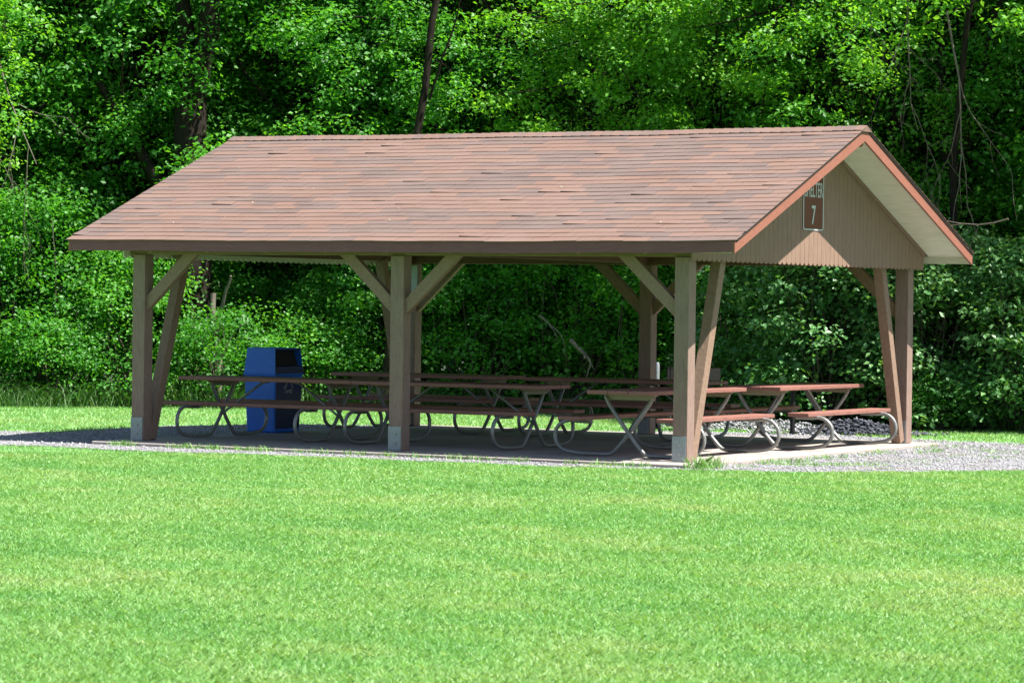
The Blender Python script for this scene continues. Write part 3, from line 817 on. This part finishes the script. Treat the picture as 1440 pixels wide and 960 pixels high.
def crown_mesh(name, blobs, per, size, mat, seed, droop=.0, up=.9):
    """blobs: (x,y,z,rx,rz); leaves sit in sprays on the outer and upper side of each blob"""
    r = np.random.default_rng(seed); B = np.array(blobs); nb = len(B)
    spr = 14
    c = np.repeat(B, spr, 0); n = len(c)
    d = r.standard_normal((n, 3)); d /= np.linalg.norm(d, axis=1, keepdims=True); d[:, 2] = d[:, 2] * .8 + .15
    q = .45 + .65 * r.random((n, 1))
    sc = np.stack([c[:, 3], c[:, 3], c[:, 4]], 1)
    S0 = c[:, :3] + d * sc * q
    bt = np.repeat(r.random(nb), spr) * .35
    m = max(4, per // spr); C = np.repeat(S0, m, 0); dd = np.repeat(d, m, 0); n = len(C)
    C = C + r.standard_normal((n, 3)) * np.array([.13, .13, .075]) * (size / .09) ** .4
    C[:, 2] -= droop * r.random(n)
    nr = dd * .7 + np.array([0, 0, up]) + r.standard_normal((n, 3)) * .42
    sz = size * (.55 + .75 * r.random(n))
    tint = np.clip(np.repeat(bt, m * 1)[:n] + .12 + .5 * r.random(n), 0, 1)
    V, F, T = leaves(C, nr, sz, r, tint)
    return idx_mesh(name, V, F, mat, T)
def limb_mesh(b, p0, p1, r0, r1, rnd, k=6, bend=.12):
    p0 = Vector(p0); p1 = Vector(p1); pts = []; L_ = (p1 - p0).length
    o = Vector((rnd.uniform(-1, 1), rnd.uniform(-1, 1), rnd.uniform(-.5, .5))) * bend * L_
    for i in range(k + 1):
        t = i / k; pts.append(p0.lerp(p1, t) + o * math.sin(math.pi * t) + Vector((rnd.uniform(-1, 1), rnd.uniform(-1, 1), 0)) * min(.02 * L_, .035) * (0 < i < k))
    b.tube(pts, [r0 + (r1 - r0) * i / k for i in range(k + 1)], 7, True)
    return pts
def make_tree(seed, height, rad, base, nb, per, size, mat, tr=.10, bark='bark_dark', name='tree', lean=(0, 0)):
    rnd = random.Random(seed); t = empty(name)
    tb = MB(); top = Vector((lean[0] * height, lean[1] * height, height * .86))
    sp = limb_mesh(tb, (0, 0, 0), top, tr, tr * .25, rnd, 9, .03)
    tb2 = []
    blobs = []
    for i in range(nb):
        h = base + (height - base) * (rnd.random() ** .9)
        u = (h - base) / (height - base)
        rr = rad * (.55 + .75 * math.sin(math.pi * min(1, .18 + .74 * u)) ) * .75
        a = rnd.random() * 6.283; q = rr * (.25 + .75 * rnd.random() ** .5)
        c = Vector((math.cos(a) * q + lean[0] * h, math.sin(a) * q + lean[1] * h, h))
        s = rnd.uniform(.36, .80); blobs.append((c.x, c.y, c.z, s, s * rnd.uniform(.45, .75)))
        if i % 3 == 0:
            j = max(0, min(9, int((h / height) * 9 - 1.2))); limb_mesh(tb, sp[j], c, tr * .28, .010, rnd, 5, .14)
    tb.build('trunk', M[bark], t)
    me = crown_mesh('crown', blobs, per, size, mat, seed)
    put(bpy.data.objects.new('crown', me), t)
    return t
def make_shrub(seed, height, rad, nb, per, size, mat, name='shrub'):
    rnd = random.Random(seed); t = empty(name); b = MB(); blobs = []
    for i in range(nb):
        u = rnd.random() ** .8; h = height * (.06 + .92 * u); a = rnd.random() * 6.283
        q = rad * math.sqrt(max(.05, 1 - (u * .93) ** 2.2)) * (.3 + .7 * rnd.random() ** .5)
        c = Vector((math.cos(a) * q, math.sin(a) * q, h)); s = rnd.uniform(.24, .46)
        blobs.append((c.x, c.y, c.z, s, s * rnd.uniform(.5, .8)))
        if i % 4 == 0: limb_mesh(b, (rnd.uniform(-.12, .12), rnd.uniform(-.12, .12), 0), c, .022, .006, rnd, 4, .12)
    b.build('stem', M['bark'], t)
    put(bpy.data.objects.new('foliage', crown_mesh('foliage', blobs, per, size, mat, seed)), t)
    return t

# prototypes; each is the first of its kind and is placed below
protos = {
    'T1': make_tree(101, 10.5, 2.3, .9, 190, 126, .088, M['leaf'], .11),
    'T2': make_tree(102, 11.5, 2.6, 1.6, 205, 126, .095, M['leaf'], .13),
    'T3': make_tree(103, 9.5, 2.1, .6, 200, 140, .078, M['leaf_yellow'], .085),
    'T4': make_tree(104, 10.8, 2.5, 2.4, 170, 126, .10, M['leaf'], .15),
    'S1': make_shrub(201, 2.6, 1.25, 95, 98, .070, M['leaf']),
    'S2': make_shrub(202, 3.4, 1.35, 120, 98, .082, M['leaf']),
    'S3': make_shrub(203, 3.3, 1.4, 135, 98, .100, M['leaf_blue']),
    'S4': make_shrub(204, 1.5, 1.0, 60, 98, .062, M['leaf']),
}
used = set()
def place(kind, x, y, label, cat, group, rz=None, sc=1.0):
    p = protos[kind]
    if kind in used: o = copy_tree(p)
    else: o = p; used.add(kind)
    o.location = (x, y, GZ - .02); o.rotation_euler = (0, 0, random.uniform(0, 6.28) if rz is None else rz)
    s = sc * random.uniform(.94, 1.06); o.scale = (s, s, s * random.uniform(.95, 1.05))
    return tag(o, label, cat, group)
GT, GS, GD = "trees along the wood's edge", "shrubs along the foot of the wood", 'trees deep in the wood'
# (kind, X, Y)
for k, x, y, lab, s in [
    ('T1', -12.6, 11.2, 'leafy tree at the far left edge of the wood with bare twigs among its leaves', 1.0),
    ('T4', -10.9, 13.6, 'dark leafy tree between the left edge of the wood and the thick trunk', 1.0),
    ('T2', -7.2, 15.6, 'leafy tree just right of the thick dark trunk', 1.0),
    ('T1', -5.4, 16.3, 'leafy tree above the left end of the shelter ridge', 1.0),
    ('T3', -1.9, 16.0, 'bright yellow-green young tree above the middle of the shelter ridge', 1.0),
    ('T3', .6, 15.0, 'bright yellow-green young tree right of the middle of the ridge', 1.05),
    ('T2', 2.6, 15.2, 'full green tree above the right half of the shelter ridge', .95),
    ('T1', 4.9, 16.2, 'leafy tree behind the peak of the gable', 1.0),
    ('T4', 7.4, 15.8, 'dark leafy tree right of the gable', 1.0),
    ('T1', -3.6, 16.2, 'leafy tree above the ridge between its left end and the slim leaning trunk', 1.05),
    ('T3', 3.9, 15.4, 'bright young tree left of the gable peak', 1.0),
    ('T2', 9.6, 14.2, 'leafy tree at the far right edge of the wood', 1.0)]:
    place(k, x, y, lab, 'tree', GT, None, s)
for k, x, y, lab, s in [
    ('S2', -13.6, 10.0, 'tall shrub at the far left foot of the wood', 1.0),
    ('S1', -11.9, 10.0, 'shrub second from the left edge of the wood, above the long grass', 1.05),
    ('S2', -10.2, 10.9, 'tall dark shrub left of the left front post', 1.0),
    ('S1', -8.6, 11.6, 'shrub just behind the left front post', 1.0),
    ('S4', -7.0, 12.0, 'low shrub at the foot of the thick trunk', 1.0),
    ('S1', -6.1, 14.2, 'shrub left of the blue bin, behind the low one', .95),
    ('S4', -5.9, 13.0, 'low shrub seen directly behind the blue bin', 1.1),
    ('S2', -5.0, 14.4, 'tall shrub behind and right of the blue bin', .95),
    ('S1', -3.4, 14.6, 'shrub seen left of the left rear post', 1.1),
    ('S2', -1.7, 14.9, 'tall shrub seen right of the middle front post', 1.0),
    ('S1', -.1, 14.6, 'shrub behind the fallen grey branches', 1.1),
    ('S2', 1.3, 14.6, 'tall shrub in deep shade left of the middle rear post', .9),
    ('S3', 2.9, 12.6, 'broad-leaved bluish shrub beside the middle rear post', .95),
    ('S3', 4.3, 12.0, 'broad-leaved bluish shrub in the centre of the gable opening', 1.05),
    ('S3', 5.6, 12.5, 'broad-leaved bluish shrub left of the right rear post', 1.0),
    ('S3', 6.9, 12.8, 'broad-leaved shrub just right of the right rear post', .95),
    ('S2', 8.1, 13.3, 'tall dark shrub at the far right foot of the wood', 1.0),
    ('S4', -11.2, 8.9, 'low shrub in front of the long grass at the left', 1.0),
    ('S4', -9.3, 10.3, 'low shrub left of the left front post, in the long grass', 1.0),
    ('S4', 6.0, 11.9, 'low shrub at the foot of the wood by the right rear post', .6)]:
    place(k, x, y, lab, 'shrub', GS, None, s)
for i in range(13):
    x = -17 + 2.1 * i + random.uniform(-.4, .4)
    place(random.choice(('S1', 'S2')), x, float(wood_edge(x)) + 4.2 + random.uniform(-.4, .5), 'understory shrub half hidden behind the front shrubs of the wood', 'shrub', 'understory shrubs inside the wood', None, 1.15)
for row, (dy, n, kinds) in enumerate([(3.6, 11, ('T4', 'T2', 'T1')), (6.6, 11, ('T2', 'T4')), (9.6, 12, ('T1', 'T2')), (13.5, 12, ('T2', 'T1'))]):
    for i in range(n):
        x = -21 + (31 + row * 1.0) * (i + .5 * (row % 2)) / n + random.uniform(-.6, .6)
        place(random.choice(kinds), x, float(wood_edge(x)) + dy + 1.5 + random.uniform(-.7, .7), 'leafy tree standing deep in the shade of the wood', 'tree', GD, None, 1.1)

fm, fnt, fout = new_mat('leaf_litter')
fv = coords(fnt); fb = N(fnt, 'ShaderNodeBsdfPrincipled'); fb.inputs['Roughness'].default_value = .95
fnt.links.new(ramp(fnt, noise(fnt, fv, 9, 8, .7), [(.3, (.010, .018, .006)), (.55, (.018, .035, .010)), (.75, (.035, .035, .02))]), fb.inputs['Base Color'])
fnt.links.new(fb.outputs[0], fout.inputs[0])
g = MB(); xx = np.linspace(-60, 40, 60)
for i in range(59):
    a, b_ = xx[i], xx[i + 1]
    g.add([(a, wood_edge(a) + .5, GZ + .005), (b_, wood_edge(b_) + .5, GZ + .005), (b_, 90, GZ + .005), (a, 90, GZ + .005)], [(0, 1, 2, 3)])
tag(g.build('forest_floor', fm), kind='structure')
r_ = np.random.default_rng(88); nB = 2600
B = np.column_stack([r_.uniform(-42, 22, nB), r_.uniform(31, 40, nB), r_.uniform(0, 15, nB), r_.uniform(.9, 1.5, nB), r_.uniform(.7, 1.1, nB)])
B[:, 1] += -.35 * (B[:, 0] + 10) * 0
me = crown_mesh('far_wood', B, 84, .50, M['leaf'], 89)
tag(put(bpy.data.objects.new('far_wood', me)), 'dense leafy mass of the wood far behind the front trees', 'wood', kind='stuff')

# thick dark trunk with forked limbs, seen bare in the gap
def bare(name, parts, label, bark, cat='tree', group=None):
    t = tag(empty(name, parts[0][0]), label, cat, group); o = Vector(parts[0][0]); rnd = random.Random(len(label))
    for j, (p0, p1, r0, r1) in enumerate(parts):
        b = MB(); limb_mesh(b, Vector(p0) - o, Vector(p1) - o, r0, r1, rnd, 8, .022)
        b.build('trunk' if j == 0 else 'limb', M[bark], t)
    return t
t = bare('old_tree', [((-8.15, 12.9, GZ), (-8.35, 12.9, 5.3), .36, .29), ((-8.35, 12.9, 4.9), (-7.55, 12.8, 8.8), .24, .12),
                  ((-8.35, 12.9, 4.6), (-8.6, 12.7, 8.5), .20, .10), ((-8.3, 12.9, 2.9), (-9.9, 12.3, 5.6), .15, .06)],
     'thickest trunk in the wood, dark and forked, left of the shelter roof', 'bark_dark')
rnd = random.Random(9)
bl = [(rnd.uniform(-2.2, 1.8), rnd.uniform(-.6, 1.0), rnd.uniform(6.2, 10), rnd.uniform(.4, .7), rnd.uniform(.3, .45)) for _ in range(60)] + \
     [(rnd.uniform(-1.9, -.9), rnd.uniform(-1.1, -.3), rnd.uniform(4.6, 6.5), .35, .45) for _ in range(6)] + \
     [(rnd.uniform(-.3, 1.0), rnd.uniform(-1.2, -.5), rnd.uniform(3.6, 7.0), .34, .28) for _ in range(12)]
put(bpy.data.objects.new('crown', crown_mesh('crown', bl, 112, .10, M['leaf'], 61, .25)), t)
bare('slim_tree', [((-4.35, 12.95, GZ), (-3.25, 13.2, 8.6), .085, .055), ((-3.6, 13.1, 5.2), (-2.9, 13.0, 7.0), .026, .010)], 'slim leaning grey trunk rising above the left half of the ridge', 'bark_dark')
bare('slim_tree', [((-11.9, 11.4, GZ), (-11.75, 11.5, 7.5), .075, .05)], 'thin pale trunk at the left edge of the picture', 'bark')
bare('slim_tree', [((4.6, 15.1, GZ), (5.0, 15.2, 4.2), .14, .12), ((4.95, 15.2, 3.6), (5.9, 15.2, 7.5), .10, .06), ((4.9, 15.2, 3.8), (4.7, 15.1, 8.0), .08, .05)], 'dark forked trunk right of the gable', 'bark_dark')
bare('snag', [((-7.1, 12.2, GZ), (-7.4, 12.3, 1.9), .09, .05), ((-7.3, 12.25, 1.2), (-6.9, 12.1, 2.2), .04, .02)], 'pale dead stub beside the foot of the thick trunk', 'deadwood', 'dead tree')

# dead branches: branching bleached twigs
def dead(name, start, dirv, length, r0, seed, label, depth=3, droop=-.15):
    rnd = random.Random(seed); b = MB(); o = Vector(start)
    def grow(p, d, l, r, dep):
        k = 6; pts = [p.copy()]; q = p.copy(); dd = d.normalized()
        for i in range(k):
            dd = (dd + Vector((rnd.uniform(-1, 1), rnd.uniform(-1, 1), rnd.uniform(-1, 1))) * .20 + Vector((0, 0, droop)) * .15).normalized()
            q = q + dd * l / k; pts.append(q.copy())
        b.tube(pts, [r * (1 - .7 * i / k) for i in range(k + 1)], 5)
        if dep > 0:
            for i in range(2, k + 1):
                if rnd.random() < .62:
                    e = (dd + Vector((rnd.uniform(-1, 1), rnd.uniform(-1, 1), rnd.uniform(-1, .8))) * .75).normalized()
                    grow(pts[i], e, l * rnd.uniform(.35, .6), r * .5, dep - 1)
    grow(Vector((0, 0, 0)), Vector(dirv), length, r0, depth)
    x = b.build(name, M['deadwood']); x.location = o
    return tag(x, label, 'dead branch', 'dead branches hanging at the wood edge')
RB = 11.6
dead('dead_branch', (4.9, RB, 7.0), (.3, -.1, -1), 1.5, .014, 1, 'bare dead branch hanging from the top right above the gable peak')
dead('dead_branch', (5.55, RB, 7.0), (-.12, 0, -1), 2.6, .018, 2, 'long bare grey branch hanging right of the gable peak')
dead('dead_branch', (6.3, RB - .2, 6.2), (.32, 0, -1), 3.0, .020, 3, 'long bare grey branch hanging nearest the right edge', 2)
dead('dead_branch', (7.6, 10.6, 3.1), (-1, 0, -.35), 1.5, .013, 5, 'dead branch reaching in from the right at eave height', 3, -.05)
dead('dead_branch', (-10.7, 10.2, 6.3), (.4, 0, -1), 2.6, .022, 6, 'bare twiggy branch hanging at the top left corner')
dead('dead_branch', (-11.2, 10.2, 5.0), (.8, 0, -.5), 1.6, .018, 7, 'bare twiggy branch below the top left corner')
dead('dead_branch', (-1.55, 13.3, 1.6), (1, -.1, -.45), .65, .022, 8, 'fallen pale branch in the undergrowth behind the middle of the shelter', 2)
dead('dead_branch', (-.85, 13.1, 1.2), (1, -.1, -.6), .7, .040, 9, 'thick fallen pale bough just below the other fallen branch', 1)
# leafy sprays reaching forward at top right and top left
def overhang(name, cx, cy, cz, sx, sz, nb, seed, mat, size, label):
    rnd = random.Random(seed); t = tag(empty(name, (cx, cy, GZ)), label, 'tree', GT)
    b = MB(); limb_mesh(b, (-.9, 2.4, 0), (-.2, 1.6, cz + sz + .5), .08, .04, rnd, 8, .04); bl = []
    for i in range(nb):
        c = (rnd.uniform(-sx, sx), rnd.uniform(-.5, .9), cz - GZ + rnd.uniform(-sz, sz)); bl.append((*c, rnd.uniform(.25, .42), rnd.uniform(.12, .22)))
        if i % 2 == 0: limb_mesh(b, (-.2, 1.6, min(cz + sz, c[2] + .5)), c, .022, .006, rnd, 5, .1)
    b.build('trunk', M['bark_dark'], t); put(bpy.data.objects.new('crown', crown_mesh('crown', bl, 112, size, mat, seed, .12)), t)
overhang('tree', -11.2, 9.9, 5.6, 1.5, 1.6, 46, 71, M['leaf_yellow'], .088, 'tree whose sunlit leafy boughs fill the top left corner')
overhang('tree', 6.4, 11.6, 6.7, 1.5, .8, 26, 72, M['leaf_yellow'], .105, 'tree whose large sunlit leaves hang in at the top right corner')
overhang('tree', 2.6, 12.8, 6.2, 1.9, 1.0, 34, 73, M['leaf_yellow'], .09, 'tree whose sunlit sprays slant down above the right half of the ridge')
overhang('tree', -.6, 13.4, 5.7, 1.9, 1.2, 60, 74, M['leaf_yellow'], .088, 'tree with a broad sunlit mass of leaves just above the middle of the ridge')
overhang('tree', -5.0, 13.6, 5.7, 1.5, 1.1, 44, 75, M['leaf'], .092, 'tree with sunlit boughs above the ridge, left of the slim leaning trunk')
for k, p in protos.items():
    if k not in used: raise RuntimeError('unused prototype ' + k)
